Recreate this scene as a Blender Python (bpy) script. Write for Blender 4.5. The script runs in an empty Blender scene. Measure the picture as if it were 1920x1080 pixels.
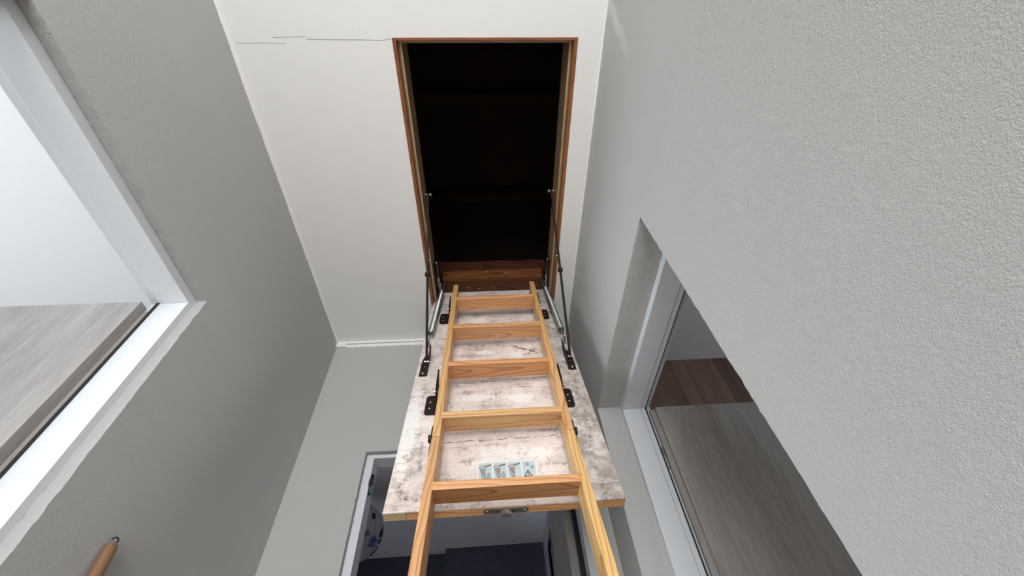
import bpy, bmesh, math, random
from mathutils import Vector, Matrix
random.seed(7)
S = bpy.context.scene
C = S.collection

# ---------------------------------------------------------------- camera
F_PX = 786.4
PITCH, YAW, ROLL = math.radians(51.342), math.radians(-5.078), math.radians(-5.961)
CAM_Z = 1.08
fw = Vector((-math.sin(YAW)*math.cos(PITCH), math.cos(YAW)*math.cos(PITCH), math.sin(PITCH)))
rt = fw.cross(Vector((0, 0, 1))).normalized()
up = rt.cross(fw)
r2 = rt*math.cos(ROLL) + up*math.sin(ROLL)
u2 = -rt*math.sin(ROLL) + up*math.cos(ROLL)
cam = bpy.data.cameras.new('camera')
cam.sensor_width = 36.0
cam.lens = F_PX/1920*36
cam.clip_start = 0.02
co = bpy.data.objects.new('camera', cam)
C.objects.link(co)
m = Matrix((r2, u2, -fw)).transposed().to_4x4()
m.translation = Vector((0, 0, CAM_Z))
co.matrix_world = m
S.camera = co

# ---------------------------------------------------------------- world, daylight through the windows, exposure
w = bpy.data.worlds.new('sky'); S.world = w
w.use_nodes = True
w.node_tree.nodes['Background'].inputs[0].default_value = (0.62, 0.75, 1.0, 1)
w.node_tree.nodes['Background'].inputs[1].default_value = 0.3
S.view_settings.view_transform = 'Standard'
S.view_settings.look = 'None'
S.view_settings.gamma = 1
S.view_settings.use_curve_mapping = False
S.view_settings.exposure = 0.0

def window_light(name, loc, direction, sx, sy, power, col):
    l = bpy.data.lights.new(name, 'AREA')
    l.shape = 'RECTANGLE'; l.size = sx; l.size_y = sy
    l.energy = power; l.color = col
    o = bpy.data.objects.new(name, l); C.objects.link(o)
    o.location = loc
    o.rotation_euler = Vector(direction).to_track_quat('-Z', 'Y').to_euler()
    return o
window_light('daylight_side_room_offscreen', (-3.50, -.45, 1.05), (1, 0, 0), 1.7, 1.4, 102, (0.84, 0.92, 1.0))
window_light('daylight_hall_end_offscreen', (-0.19, -1.95, 1.36), (0, 1, 0), 1.05, 2.2, 72, (0.985, 0.99, 1.0))
window_light('daylight_bedroom_offscreen', (-2.1, 3.3, 1.3), (1, 0, 0), 1.2, 1.2, 4.2, (0.82, 0.84, 1.0))
window_light('daylight_right_room_offscreen', (3.45, 0.6, 1.4), (-1, 0, 0), 1.2, 1.2, 16, (0.9, 0.95, 1.0))

# ---------------------------------------------------------------- materials
def lin(c):
    return tuple(((v/255)/12.92 if v/255 <= .04045 else ((v/255+.055)/1.055)**2.4) for v in c) + (1,)
def newmat(name):
    mt = bpy.data.materials.new(name); mt.use_nodes = True
    nt = mt.node_tree
    return mt, nt, nt.nodes['Principled BSDF']
def N(nt, t, **kw):
    n = nt.nodes.new(t)
    for k, v in kw.items():
        if k in n.inputs.keys(): n.inputs[k].default_value = v
        else: setattr(n, k, v)
    return n
def L(nt, a, b): nt.links.new(a, b)
def mathn(nt, op, a, b=None, c=None):
    n = nt.nodes.new('ShaderNodeMath'); n.operation = op
    for i, v in enumerate((a, b, c)):
        if v is None: continue
        if isinstance(v, (int, float)): n.inputs[i].default_value = v
        else: L(nt, v, n.inputs[i])
    return n.outputs[0]
def ramp(nt, fac, stops):
    n = nt.nodes.new('ShaderNodeValToRGB')
    e = n.color_ramp.elements
    while len(e) < len(stops): e.new(0.5)
    for el, (p, c) in zip(e, stops):
        el.position = p; el.color = c if len(c) == 4 else tuple(c)+(1,)
    L(nt, fac, n.inputs[0]); return n.outputs[0]
def mixc(nt, fac, a, b, blend='MIX'):
    n = nt.nodes.new('ShaderNodeMix'); n.data_type = 'RGBA'; n.blend_type = blend
    for i, v in ((0, fac), (6, a), (7, b)):
        if isinstance(v, (int, float, tuple)): n.inputs[i].default_value = v
        else: L(nt, v, n.inputs[i])
    return n.outputs[2]
def coords(nt, scale=(1, 1, 1), src='Object', loc=(0, 0, 0)):
    tc = nt.nodes.new('ShaderNodeTexCoord')
    mp = nt.nodes.new('ShaderNodeMapping')
    mp.inputs['Scale'].default_value = scale; mp.inputs['Location'].default_value = loc
    L(nt, tc.outputs[src], mp.inputs[0]); return mp.outputs[0]
def noise(nt, vec, scale, detail=4, rough=.5, dist=0):
    n = N(nt, 'ShaderNodeTexNoise', Scale=scale, Detail=detail, Roughness=rough, Distortion=dist)
    L(nt, vec, n.inputs['Vector']); return n.outputs[0]
def bump(nt, bs, h, dist, strength=1.0):
    b = N(nt, 'ShaderNodeBump', Strength=strength, Distance=dist)
    L(nt, h, b.inputs['Height']); L(nt, b.outputs[0], bs.inputs['Normal'])

def plain(name, col, rough=.5, metal=0.0, spec=None):
    mt, nt, b = newmat(name)
    b.inputs['Base Color'].default_value = lin(col)
    b.inputs['Roughness'].default_value = rough
    b.inputs['Metallic'].default_value = metal
    v = coords(nt)
    n = noise(nt, v, 35, 3)
    c = mixc(nt, mathn(nt, 'MULTIPLY', n, .14), lin(col), tuple(x*.55 for x in lin(col)[:3])+(1,))
    L(nt, c, b.inputs['Base Color'])
    return mt

def plaster(name, col, grain=420, depth=.0022, blot=.10, patch=False):
    mt, nt, b = newmat(name)
    v = coords(nt)
    big = noise(nt, v, 2.2, 4, .55)
    mid = noise(nt, v, 14, 4, .6)
    c = mixc(nt, mathn(nt, 'MULTIPLY', big, blot*2), lin(col), tuple(x*.72 for x in lin(col)[:3])+(1,))
    c = mixc(nt, mathn(nt, 'MULTIPLY', mid, .10), c, (.62, .64, .62, 1))
    vs = coords(nt, (1, 1, 1.9))
    g = noise(nt, vs, grain, 3, .62)
    g2 = noise(nt, vs, grain*.33, 3, .55)
    h = mathn(nt, 'ADD', mathn(nt, 'MULTIPLY', g, .75), mathn(nt, 'MULTIPLY', g2, .5))
    if patch:
        # a filled and rubbed-smooth streak in the plaster near the ceiling
        tc = nt.nodes.new('ShaderNodeTexCoord'); sp = nt.nodes.new('ShaderNodeSeparateXYZ')
        L(nt, tc.outputs['Object'], sp.inputs[0])
        # curved streak: distance to line y = f(z)
        z = mathn(nt, 'SUBTRACT', 2.66, sp.outputs[2])
        yy = mathn(nt, 'SUBTRACT', sp.outputs[1], mathn(nt, 'ADD', .118, mathn(nt, 'MULTIPLY', z, .36)))
        d = mathn(nt, 'ABSOLUTE', mathn(nt, 'ADD', yy, mathn(nt, 'MULTIPLY', mathn(nt, 'SUBTRACT', mid, .5), .05)))
        k = nt.nodes.new('ShaderNodeMapRange'); k.interpolation_type = 'SMOOTHSTEP'
        k.inputs[1].default_value = .03; k.inputs[2].default_value = .006
        L(nt, d, k.inputs[0])
        k2 = nt.nodes.new('ShaderNodeMapRange'); k2.interpolation_type = 'SMOOTHSTEP'
        k2.inputs[1].default_value = .34; k2.inputs[2].default_value = .12
        L(nt, z, k2.inputs[0])
        msk = mathn(nt, 'MULTIPLY', k.outputs[0], k2.outputs[0])
        c = mixc(nt, mathn(nt, 'MULTIPLY', msk, .6), c, lin((212, 214, 208)))
        h = mathn(nt, 'MULTIPLY', h, mathn(nt, 'SUBTRACT', 1, mathn(nt, 'MULTIPLY', msk, .6)))
        # rubbed smoother towards the ceiling
        k3 = nt.nodes.new('ShaderNodeMapRange'); k3.inputs[1].default_value = 2.62; k3.inputs[2].default_value = 2.1
        k3.inputs[3].default_value = .35; k3.inputs[4].default_value = 1
        L(nt, sp.outputs[2], k3.inputs[0])
        h = mathn(nt, 'MULTIPLY', h, k3.outputs[0])
    L(nt, c, b.inputs['Base Color'])
    b.inputs['Roughness'].default_value = .85
    b.inputs['Specular IOR Level'].default_value = .25
    bump(nt, b, h, depth)
    return mt

def wood(name, light, dark, ring=.011, contrast=1.0, rough=.42, spread=.06):
    """solid wood cut from a log lying along the local x axis of each board"""
    mt, nt, b = newmat(name)
    tc = nt.nodes.new('ShaderNodeTexCoord'); oi = nt.nodes.new('ShaderNodeObjectInfo')
    sp = nt.nodes.new('ShaderNodeSeparateXYZ'); L(nt, tc.outputs['Object'], sp.inputs[0])
    rnd = oi.outputs['Random']
    rx = mathn(nt, 'MULTIPLY', rnd, 37.0)
    x = mathn(nt, 'ADD', sp.outputs[0], rx)
    cmb = nt.nodes.new('ShaderNodeCombineXYZ')
    L(nt, x, cmb.inputs[0]); L(nt, sp.outputs[1], cmb.inputs[1]); L(nt, sp.outputs[2], cmb.inputs[2])
    mp = nt.nodes.new('ShaderNodeMapping'); mp.inputs['Scale'].default_value = (3.2, 9, 9)
    L(nt, cmb.outputs[0], mp.inputs[0])
    n1 = noise(nt, mp.outputs[0], 1.0, 2, .5)
    y = mathn(nt, 'ADD', sp.outputs[1], mathn(nt, 'MULTIPLY', mathn(nt, 'SUBTRACT', rnd, .5), spread))
    z = mathn(nt, 'ADD', mathn(nt, 'ADD', sp.outputs[2], mathn(nt, 'MULTIPLY', sp.outputs[0], .055)), mathn(nt, 'ADD', .020, mathn(nt, 'MULTIPLY', rnd, .03)))
    r = mathn(nt, 'SQRT', mathn(nt, 'ADD', mathn(nt, 'MULTIPLY', y, y), mathn(nt, 'MULTIPLY', z, z)))
    r = mathn(nt, 'ADD', r, mathn(nt, 'MULTIPLY', n1, .040))
    fr = mathn(nt, 'FRACT', mathn(nt, 'DIVIDE', r, ring))
    fr = mathn(nt, 'POWER', fr, 1.7)
    mp2 = nt.nodes.new('ShaderNodeMapping'); mp2.inputs['Scale'].default_value = (6, 260, 260)
    L(nt, cmb.outputs[0], mp2.inputs[0])
    fib = noise(nt, mp2.outputs[0], 1.0, 3, .6)
    ring_c = ramp(nt, fr, [(0, (0, 0, 0)), (.55, (.25, .25, .25)), (.88, (1, 1, 1)), (1, (.15, .15, .15))])
    col = mixc(nt, mathn(nt, 'MULTIPLY', ring_c, .85*contrast), lin(light), lin(dark))
    col = mixc(nt, mathn(nt, 'MULTIPLY', fib, .22), col, tuple(v*.6 for v in lin(dark)[:3])+(1,))
    hs = N(nt, 'ShaderNodeHueSaturation')
    L(nt, mathn(nt, 'ADD', .487, mathn(nt, 'MULTIPLY', rnd, .026)), hs.inputs['Hue'])
    L(nt, mathn(nt, 'ADD', .88, mathn(nt, 'MULTIPLY', mathn(nt, 'FRACT', mathn(nt, 'MULTIPLY', rnd, 7.3)), .22)), hs.inputs['Value'])
    L(nt, col, hs.inputs['Color'])
    L(nt, hs.outputs[0], b.inputs['Base Color'])
    b.inputs['Roughness'].default_value = rough
    bump(nt, b, mathn(nt, 'ADD', fib, mathn(nt, 'MULTIPLY', fr, .3)), .0006, .6)
    return mt

def laminate(name, light, dark, rough=.5, axis_scale=(14, 14, 1.1), vary=.14):
    """printed wood laminate with the grain running up the leaf"""
    mt, nt, b = newmat(name)
    v = coords(nt, axis_scale)
    a = noise(nt, v, 1.0, 6, .6, .6)
    v2 = coords(nt, (axis_scale[0]*14, axis_scale[1]*14, axis_scale[2]*7))
    f = noise(nt, v2, 1.0, 3, .6)
    v3 = coords(nt, (axis_scale[0]*3.2, axis_scale[1]*3.2, axis_scale[2]*1.2))
    g = noise(nt, v3, 1.0, 5, .65, 1.0)
    c = ramp(nt, a, [(.32, lin(dark)), (.68, lin(light))])
    c = mixc(nt, mathn(nt, 'MULTIPLY', ramp(nt, g, [(.52, (0, 0, 0)), (.62, (1, 1, 1))]), .30), c, tuple(v*.62 for v in lin(dark)[:3])+(1,))
    c = mixc(nt, mathn(nt, 'MULTIPLY', ramp(nt, f, [(.40, (0, 0, 0)), (.66, (1, 1, 1))]), .20), c, tuple(min(1, v*1.45) for v in lin(light)[:3])+(1,))
    oi = nt.nodes.new('ShaderNodeObjectInfo'); hs = N(nt, 'ShaderNodeHueSaturation')
    L(nt, mathn(nt, 'ADD', .86, mathn(nt, 'MULTIPLY', oi.outputs['Random'], vary)), hs.inputs['Value'])
    L(nt, c, hs.inputs['Color'])
    L(nt, hs.outputs[0], b.inputs['Base Color'])
    b.inputs['Roughness'].default_value = rough
    bump(nt, b, f, .0004, .5)
    return mt

def grimy_panel(name):
    """white board, years of handling: smears, tide lines under each tread, wiped patches, specks"""
    mt, nt, b = newmat(name)
    v = coords(nt)
    sp = nt.nodes.new('ShaderNodeSeparateXYZ'); L(nt, v, sp.inputs[0])
    px, py = sp.outputs[0], sp.outputs[1]
    def smooth(x, lo, hi):
        k = nt.nodes.new('ShaderNodeMapRange'); k.interpolation_type = 'SMOOTHSTEP'
        k.inputs[1].default_value = lo; k.inputs[2].default_value = hi
        L(nt, x, k.inputs[0]); return k.outputs[0]
    mul = lambda *t: t[0] if len(t) == 1 else mathn(nt, 'MULTIPLY', t[0], mul(*t[1:]))
    sub = lambda p, q: mathn(nt, 'SUBTRACT', p, q)
    addn = lambda p, q: mathn(nt, 'ADD', p, q)
    ab = lambda p: mathn(nt, 'ABSOLUTE', p)
    mx = lambda p, q: mathn(nt, 'MAXIMUM', p, q)
    n_big = noise(nt, v, 5, 5, .6)
    n_mid = noise(nt, v, 18, 7, .68, .3)
    n_fine = noise(nt, v, 75, 5, .7)
    n_sp = noise(nt, v, 170, 3, .7)
    n_st = noise(nt, coords(nt, (5, 46, 1)), 1.0, 6, .66, .4)
    c = mixc(nt, smooth(n_big, .35, .65), lin((234, 222, 216)), lin((216, 203, 196)))
    c = mixc(nt, mul(smooth(n_st, .47, .68), smooth(n_mid, .35, .6), .7), c, lin((150, 132, 122)))
    c = mixc(nt, mul(smooth(n_mid, .50, .66), smooth(n_fine, .42, .60), .75), c, lin((134, 118, 106)))
    # greyer margin beyond the ladder stiles
    margin = mx(smooth(px, .222, .232), smooth(px, -.172, -.182))
    c = mixc(nt, mul(smooth(px, .222, .232), smooth(n_mid, .30, .62), .75), c, lin((146, 138, 128)))
    c = mixc(nt, mul(smooth(px, -.172, -.182), smooth(n_mid, .42, .66), .5), c, lin((168, 158, 148)))
    # wiped white patches above each tread
    wob = mathn(nt, 'MULTIPLY', sub(noise(nt, coords(nt, loc=(3, 4, 0)), 16, 4, .6), .5), .10)
    wm = None
    for wx, wy, rx, ry in ((.035, .168, .10, .040), (.10, .415, .055, .030), (-.055, .425, .075, .022), (-.02, .70, .05, .018), (.10, .68, .03, .03), (-.03, .137, .05, .03), (.125, .165, .05, .03), (-.26, .30, .03, .22), (-.25, .95, .03, .25), (-.06, .97, .06, .03)):
        dx = mathn(nt, 'DIVIDE', sub(px, wx), rx); dy = mathn(nt, 'DIVIDE', sub(py, wy), ry)
        r = mathn(nt, 'SQRT', addn(mul(dx, dx), mul(dy, dy)))
        r = addn(addn(r, mathn(nt, 'MULTIPLY', wob, 14)), mathn(nt, 'MULTIPLY', sub(n_fine, .5), 2.2))
        g = smooth(r, 1.05, .55)
        wm = g if wm is None else mx(wm, g)
    c = mixc(nt, mul(wm, .78), c, lin((240, 238, 234)))
    # scribbled pale scratches
    sn = noise(nt, coords(nt, loc=(8, 1, 0)), 7, 2, .4, 1.2)
    c = mixc(nt, mul(smooth(ab(sub(sn, .5)), .012, .003), .5), c, lin((240, 234, 230)))
    # tide lines: broken dark dashes across the board under each tread
    dash = smooth(noise(nt, coords(nt, (1, 3, 1)), 48, 3, .6), .42, .58)
    jit = mathn(nt, 'MULTIPLY', sub(noise(nt, coords(nt, (1, .2, 1), loc=(2, 2, 0)), 20, 4, .6), .5), .024)
    tl = None
    inside = mul(smooth(px, -.160, -.145), smooth(px, .215, .20))
    for y0, slope, wd in ((.226, .02, .0030), (.512, .06, .0034), (.742, .03, .0022), (1.00, .02, .0020)):
        d = ab(sub(sub(py, y0), addn(mathn(nt, 'MULTIPLY', px, slope), jit)))
        g = mul(smooth(d, wd, wd*.3), dash)
        tl = g if tl is None else mx(tl, g)
    tl = mul(tl, inside)
    # long wavering dirt line down the margin beside the wall
    d = ab(sub(sub(px, .279), addn(mathn(nt, 'MULTIPLY', py, .042), mathn(nt, 'MULTIPLY', sub(noise(nt, coords(nt, (.2, 1, 1), loc=(7, 0, 0)), 22, 4, .65), .5), .030))))
    tl = mx(tl, mul(smooth(d, .013, .001), smooth(noise(nt, v, 85, 6, .75), .47, .60), smooth(py, .62, .5), .75))
    # smudged ring near the loose corner
    dx = sub(px, -.212); dy = mathn(nt, 'MULTIPLY', sub(py, .078), .95)
    r = addn(mathn(nt, 'SQRT', addn(mul(dx, dx), mul(dy, dy))), mathn(nt, 'MULTIPLY', wob, .28))
    tl = mx(tl, mul(smooth(ab(sub(r, .042)), .012, .0015), smooth(noise(nt, v, 90, 6, .75), .46, .58), smooth(py, .13, .08)))
    # vertical rub up from the ring
    d = ab(sub(sub(px, -.205), addn(mathn(nt, 'MULTIPLY', py, -.08), wob)))
    tl = mx(tl, mul(smooth(d, .014, .002), smooth(noise(nt, v, 55, 4), .46, .6), smooth(py, .08, .12), smooth(py, .30, .2), .6))
    # diagonal smear in the third bay
    d = ab(sub(sub(py, .80), addn(mathn(nt, 'MULTIPLY', px, -.62), jit)))
    tl = mx(tl, mul(smooth(d, .010, .003), smooth(noise(nt, v, 62, 4), .42, .56), smooth(px, .07, .09), smooth(px, .20, .19)))
    c = mixc(nt, mul(tl, .85), c, lin((84, 68, 60)))
    # specks
    spk = mul(smooth(n_sp, .60, .67), smooth(n_mid, .44, .56))
    c = mixc(nt, mul(spk, .8), c, lin((92, 78, 70)))
    L(nt, c, b.inputs['Base Color'])
    b.inputs['Roughness'].default_value = .6
    bump(nt, b, n_fine, .0004, .5)
    return mt

M_PLASTER = plaster('grey_plaster', (184, 184, 182), depth=.0020)
M_PLASTER_R = plaster('grey_plaster_patched', (184, 184, 182), grain=430, depth=.0020, patch=True)
M_REVEAL = plaster('rough_plaster', (184, 184, 182), grain=300, depth=.003)
M_CEIL = plaster('ceiling_paint', (238, 238, 237), grain=300, depth=.0004, blot=.02)
M_FILL = plaster('white_filler', (238, 236, 232), grain=200, depth=.0015, blot=.03)
M_NAVY = plaster('navy_paint', (62, 61, 80), grain=300, depth=.0006, blot=.05)
M_BLUEWALL = plaster('blue_grey_paint', (150, 158, 182), grain=300, depth=.0006, blot=.05)
M_ROOM = plaster('room_paint', (222, 222, 222), grain=300, depth=.0005, blot=.03)
M_FRAME = plain('white_lacquer', (208, 212, 216), .35)
M_DOOR = laminate('grey_oak_laminate', (174, 169, 164), (148, 142, 138), axis_scale=(10, 10, 1.7))
M_PANELLING = laminate('brown_walnut_laminate', (138, 112, 98), (112, 88, 76), axis_scale=(10, 10, .7), vary=.55)
M_FLOOR = laminate('oak_floor', (184, 170, 154), (162, 146, 130), axis_scale=(14, 1.1, 14))
M_PINE = wood('varnished_pine', (218, 172, 118), (166, 106, 58))
M_PINE_ORANGE = wood('reddish_pine', (216, 156, 106), (154, 90, 48))
M_PALEPINE = wood('pale_pine', (206, 178, 140), (160, 126, 88), contrast=.7)
M_FRAMEWOOD = wood('stained_frame_wood', (160, 98, 62), (112, 62, 36), contrast=.7)
M_INNERWOOD = wood('dull_frame_wood', (158, 132, 104), (116, 92, 68), contrast=.7)
M_OLDWOOD = wood('old_attic_wood', (148, 90, 50), (86, 46, 24), ring=.016, rough=.6)
M_OLDWOOD_RED = wood('old_red_attic_wood', (100, 56, 36), (54, 27, 17), ring=.016, rough=.6)
M_DARKWOOD = wood('attic_timber', (124, 92, 68), (86, 58, 40), rough=.8)
M_ATTIC = plain('attic_boarding', (104, 86, 72), .9)
M_PANEL = grimy_panel('grimy_white_panel')
M_IRON = plain('brown_painted_steel', (38, 29, 27), .6, .0)
M_IRON.node_tree.nodes['Principled BSDF'].inputs['Specular IOR Level'].default_value = .2
M_BLACK = plain('black_rubber', (22, 20, 20), .6)
M_ZINC = plain('zinc_plated_steel', (190, 196, 196), .28, .95)
M_STEEL = plain('dull_steel', (150, 152, 152), .35, .9)
M_POLE = wood('beech_pole', (136, 96, 72), (100, 66, 46), contrast=.5)
M_CRACK = plain('crack_line', (120, 118, 114), .9)
M_INK = plain('printed_black', (52, 54, 58), .6)
M_PALEBLUE = plain('printed_pale_blue', (196, 208, 210), .5)
M_MIDBLUE = plain('printed_grey_blue', (146, 170, 182), .5)
M_STICKER = plain('white_sticker', (232, 234, 232), .4)
M_PINKINK = plain('printed_brown_pink', (176, 150, 142), .6)
M_SHADE = plain('lamp_paper', (206, 202, 198), .7)
M_BLUEORN = plain('blue_ornament', (70, 104, 168), .5)
M_TEAL = plain('teal_gloss', (62, 110, 140), .25)
M_DARKBLUE = plain('dark_blue_gloss', (22, 28, 46), .25)
def glassm():
    mt, nt, b = newmat('window_glass')
    b.inputs['Base Color'].default_value = (.9, .95, 1, 1); b.inputs['Roughness'].default_value = .02
    b.inputs['Transmission Weight'].default_value = 1.0
    v = coords(nt); n = noise(nt, v, 4); bump(nt, b, n, .0003, .2)
    return mt
M_GLASS = glassm()

# ---------------------------------------------------------------- mesh helpers
class MB:
    def __init__(s): s.v = []; s.f = []; s.sm = []
    def add(s, vs, fs, smooth=False):
        o = len(s.v); s.v += [tuple(p) for p in vs]
        s.f += [tuple(i+o for i in f) for f in fs]; s.sm += [smooth]*len(fs)
        return s
    def box(s, x0, x1, y0, y1, z0, z1, bev=0.0):
        if bev <= 0:
            vs = [(x, y, z) for z in (z0, z1) for y in (y0, y1) for x in (x0, x1)]
            return s.add(vs, [(0, 2, 3, 1), (4, 5, 7, 6), (0, 1, 5, 4), (2, 6, 7, 3), (0, 4, 6, 2), (1, 3, 7, 5)])
        bm = bmesh.new(); bmesh.ops.create_cube(bm, size=1)
        for vv in bm.verts:
            vv.co = Vector((x0 if vv.co.x < 0 else x1, y0 if vv.co.y < 0 else y1, z0 if vv.co.z < 0 else z1))
        bmesh.ops.bevel(bm, geom=bm.edges[:], offset=bev, segments=2, affect='EDGES', profile=.6)
        return s.bm(bm)
    def bm(s, bm, M=None, smooth=False):
        bm.verts.index_update()
        vs = [(M @ vv.co if M else vv.co.copy()) for vv in bm.verts]
        fs = [tuple(vv.index for vv in f.verts) for f in bm.faces]
        bm.free(); return s.add(vs, fs, smooth)
    def prism(s, poly, w0, w1, M=None):
        """extrude a 2d outline (local x, y) from z=w0 to z=w1"""
        n = len(poly)
        vs = [Vector((p[0], p[1], w0)) for p in poly] + [Vector((p[0], p[1], w1)) for p in poly]
        if M: vs = [M @ p for p in vs]
        fs = [tuple(range(n-1, -1, -1)), tuple(range(n, 2*n))] + [(i, (i+1) % n, n+(i+1) % n, n+i) for i in range(n)]
        return s.add(vs, fs)
    def tube(s, pts, r, n=8, caps=True):
        pts = [Vector(p) for p in pts]; rs = r if isinstance(r, (list, tuple)) else [r]*len(pts)
        rings = []; prev = None
        for i, p in enumerate(pts):
            t = (pts[min(i+1, len(pts)-1)] - pts[max(i-1, 0)]).normalized()
            if prev is None:
                a = Vector((0, 0, 1)) if abs(t.z) < .9 else Vector((1, 0, 0))
                nx = (a - t*a.dot(t)).normalized()
            else:
                nx = (prev - t*prev.dot(t)).normalized()
            prev = nx; ny = t.cross(nx)
            rings.append([p + (nx*math.cos(2*math.pi*k/n) + ny*math.sin(2*math.pi*k/n))*rs[i] for k in range(n)])
        vs = [q for rg in rings for q in rg]; fs = []
        for i in range(len(pts)-1):
            for k in range(n):
                a, b = i*n+k, i*n+(k+1) % n
                fs.append((a, b, b+n, a+n))
        s.add(vs, fs, True)
        if caps:
            s.add(rings[0], [tuple(range(n-1, -1, -1))]); s.add(rings[-1], [tuple(range(n))])
        return s
    def sphere(s, c, r, n=10, sx=1, sy=1, sz=1):
        bm = bmesh.new(); bmesh.ops.create_uvsphere(bm, u_segments=n, v_segments=max(4, n//2+1), radius=r)
        return s.bm(bm, Matrix.Translation(c) @ Matrix.Diagonal((sx, sy, sz, 1)), True)
    def build(s, name, mat, parent=None, M=None):
        me = bpy.data.meshes.new(name)
        me.from_pydata(s.v, [], s.f); me.update()
        bm = bmesh.new(); bm.from_mesh(me); bmesh.ops.recalc_face_normals(bm, faces=bm.faces[:]); bm.to_mesh(me); bm.free()
        for p, sm in zip(me.polygons, s.sm): p.use_smooth = sm
        me.materials.append(mat)
        return place(bpy.data.objects.new(name, me), parent, M)
WORLD = {}
def place(o, parent=None, M=None):
    """link; M is the world matrix; a child keeps that world matrix under its parent"""
    M = M or Matrix.Identity(4)
    C.objects.link(o)
    if parent is not None:
        o.parent = parent
        o.matrix_parent_inverse = WORLD[parent.name].inverted()
    o.matrix_basis = M
    WORLD[o.name] = M.copy()
    return o
def empty(name, loc=(0, 0, 0), parent=None):
    o = bpy.data.objects.new(name, None); o.empty_display_size = .05
    return place(o, parent, Matrix.Translation(loc))
def tag(o, label, cat, group=None):
    o['label'] = label; o['category'] = cat
    if group: o['group'] = group
    return o
def struct(o):
    o['kind'] = 'structure'; return o
def rrect(cx, cy, wx, wy, r, n=4):
    out = []
    for qx, qy, a0 in ((1, 1, 0), (-1, 1, 90), (-1, -1, 180), (1, -1, 270)):
        for k in range(n+1):
            a = math.radians(a0+90*k/n)
            out.append((cx+qx*(wx/2-r)+r*math.cos(a), cy+qy*(wy/2-r)+r*math.sin(a)))
    return out
def frame_matrix(o, ax, ay, az):
    mm = Matrix((ax, ay, az)).transposed().to_4x4(); mm.translation = o
    return mm
X, Y, Z = Vector((1, 0, 0)), Vector((0, 1, 0)), Vector((0, 0, 1))

# ---------------------------------------------------------------- the setting
XL, XR, YB, ZC = -.801, .413, 1.607, 2.68
XLo, XRo, YBo = -.926, .60, 1.705            # far faces of the three walls

def jag(a, b, fixed, step=.012, amp=.0016, ends=True):
    """points along one edge with the unevenness of a plaster arris"""
    n = max(2, int(abs(b-a)/step)); out = []
    for i in range(n+1):
        t = a+(b-a)*i/n
        out.append((t, fixed+(0 if i in (0, n) else random.gauss(0, amp))))
    return out
def wall_opening(name, mat, to3, s0, s1, zt, a, b, zo, depth, amp, reveal):
    """wall with a door opening a..b, zo high; to3(s, z, d) maps along, up, into the wall"""
    mb = MB()
    left = [(x, z) for z, x in jag(0, zo, a, amp=amp)]          # up the first side
    top = jag(a, b, zo, amp=amp)                                # across the head
    right = [(x, z) for z, x in jag(0, zo, b, amp=amp)]
    fronts = [[(s0, 0)] + left + [(a, zt), (s0, zt)],
              top + [(b, zt), (a, zt)],
              right + [(b, zt), (s1, zt), (s1, 0)]]
    for poly in fronts:
        mb.add([to3(p[0], p[1], 0) for p in poly], [tuple(range(len(poly)))])
    for poly in ([(s0, 0), (a, 0), (a, zt), (s0, zt)], [(a, zo), (b, zo), (b, zt), (a, zt)], [(b, 0), (s1, 0), (s1, zt), (b, zt)]):
        mb.add([to3(p[0], p[1], depth) for p in poly], [(0, 1, 2, 3)])
    for poly in ([(s0, 0), (s0, zt)], [(s0, zt), (s1, zt)], [(s1, zt), (s1, 0)]):
        mb.add([to3(poly[0][0], poly[0][1], 0), to3(poly[1][0], poly[1][1], 0), to3(poly[1][0], poly[1][1], depth), to3(poly[0][0], poly[0][1], depth)], [(0, 1, 2, 3)])
    wobj = struct(mb.build(name, mat))
    rv = MB()
    for poly in (left, top, right):
        n = len(poly)
        base = {id(left): lambda p: (a, p[1]), id(top): lambda p: (p[0], zo), id(right): lambda p: (b, p[1])}[id(poly)]
        vs = [to3(p[0], p[1], 0) for p in poly] + [to3(*base(p), depth) for p in poly]
        rv.add(vs, [(i, i+1, n+i+1, n+i) for i in range(n-1)], True)
    rv.build('plaster_reveal', reveal, wobj)
    return wobj

wall_left = wall_opening('wall_left', M_PLASTER, lambda s, z, d: (XL-d, s, z), -2.0, YB, ZC, .055, .778, 2.046, XL-XLo, .0009, M_REVEAL)
wall_right = wall_opening('wall_right', M_PLASTER_R, lambda s, z, d: (XR+d, s, z), -2.0, YB, ZC, .550, 1.401, 2.057, XRo-XR, .0007, M_REVEAL)
wall_back = wall_opening('wall_back', M_PLASTER, lambda s, z, d: (s, YB+d, z), XLo, XRo, ZC, -.527, .345, 2.048, YBo-YB, .0006, M_REVEAL)
mb = MB(); mb.box(XLo, XRo, -2.12, -2.0, 0, ZC)
wall_rear = struct(mb.build('wall_rear', M_ROOM))

mb = MB(); mb.box(-3.7, 3.7, -3.2, 4.7, -.1, 0)
struct(mb.build('floor', M_FLOOR))
mb = MB(); mb.box(-3.6, XLo, -1.6, 2.6, .0005, .004); struct(mb.build('floor_side_room', M_FLOOR))

# ceiling of the hall with the hatch hole
HX0, HX1, HY0, HY1 = -.2855, .3255, .2165, 1.475
mb = MB()
for b in ((XL, HX0, -2.0, YB), (HX1, XR, -2.0, YB), (HX0, HX1, -3.0, HY0), (HX0, HX1, HY1, YB)):
    mb.box(*b, ZC, ZC+.05)
ceiling = struct(mb.build('ceiling', M_CEIL))
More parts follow.
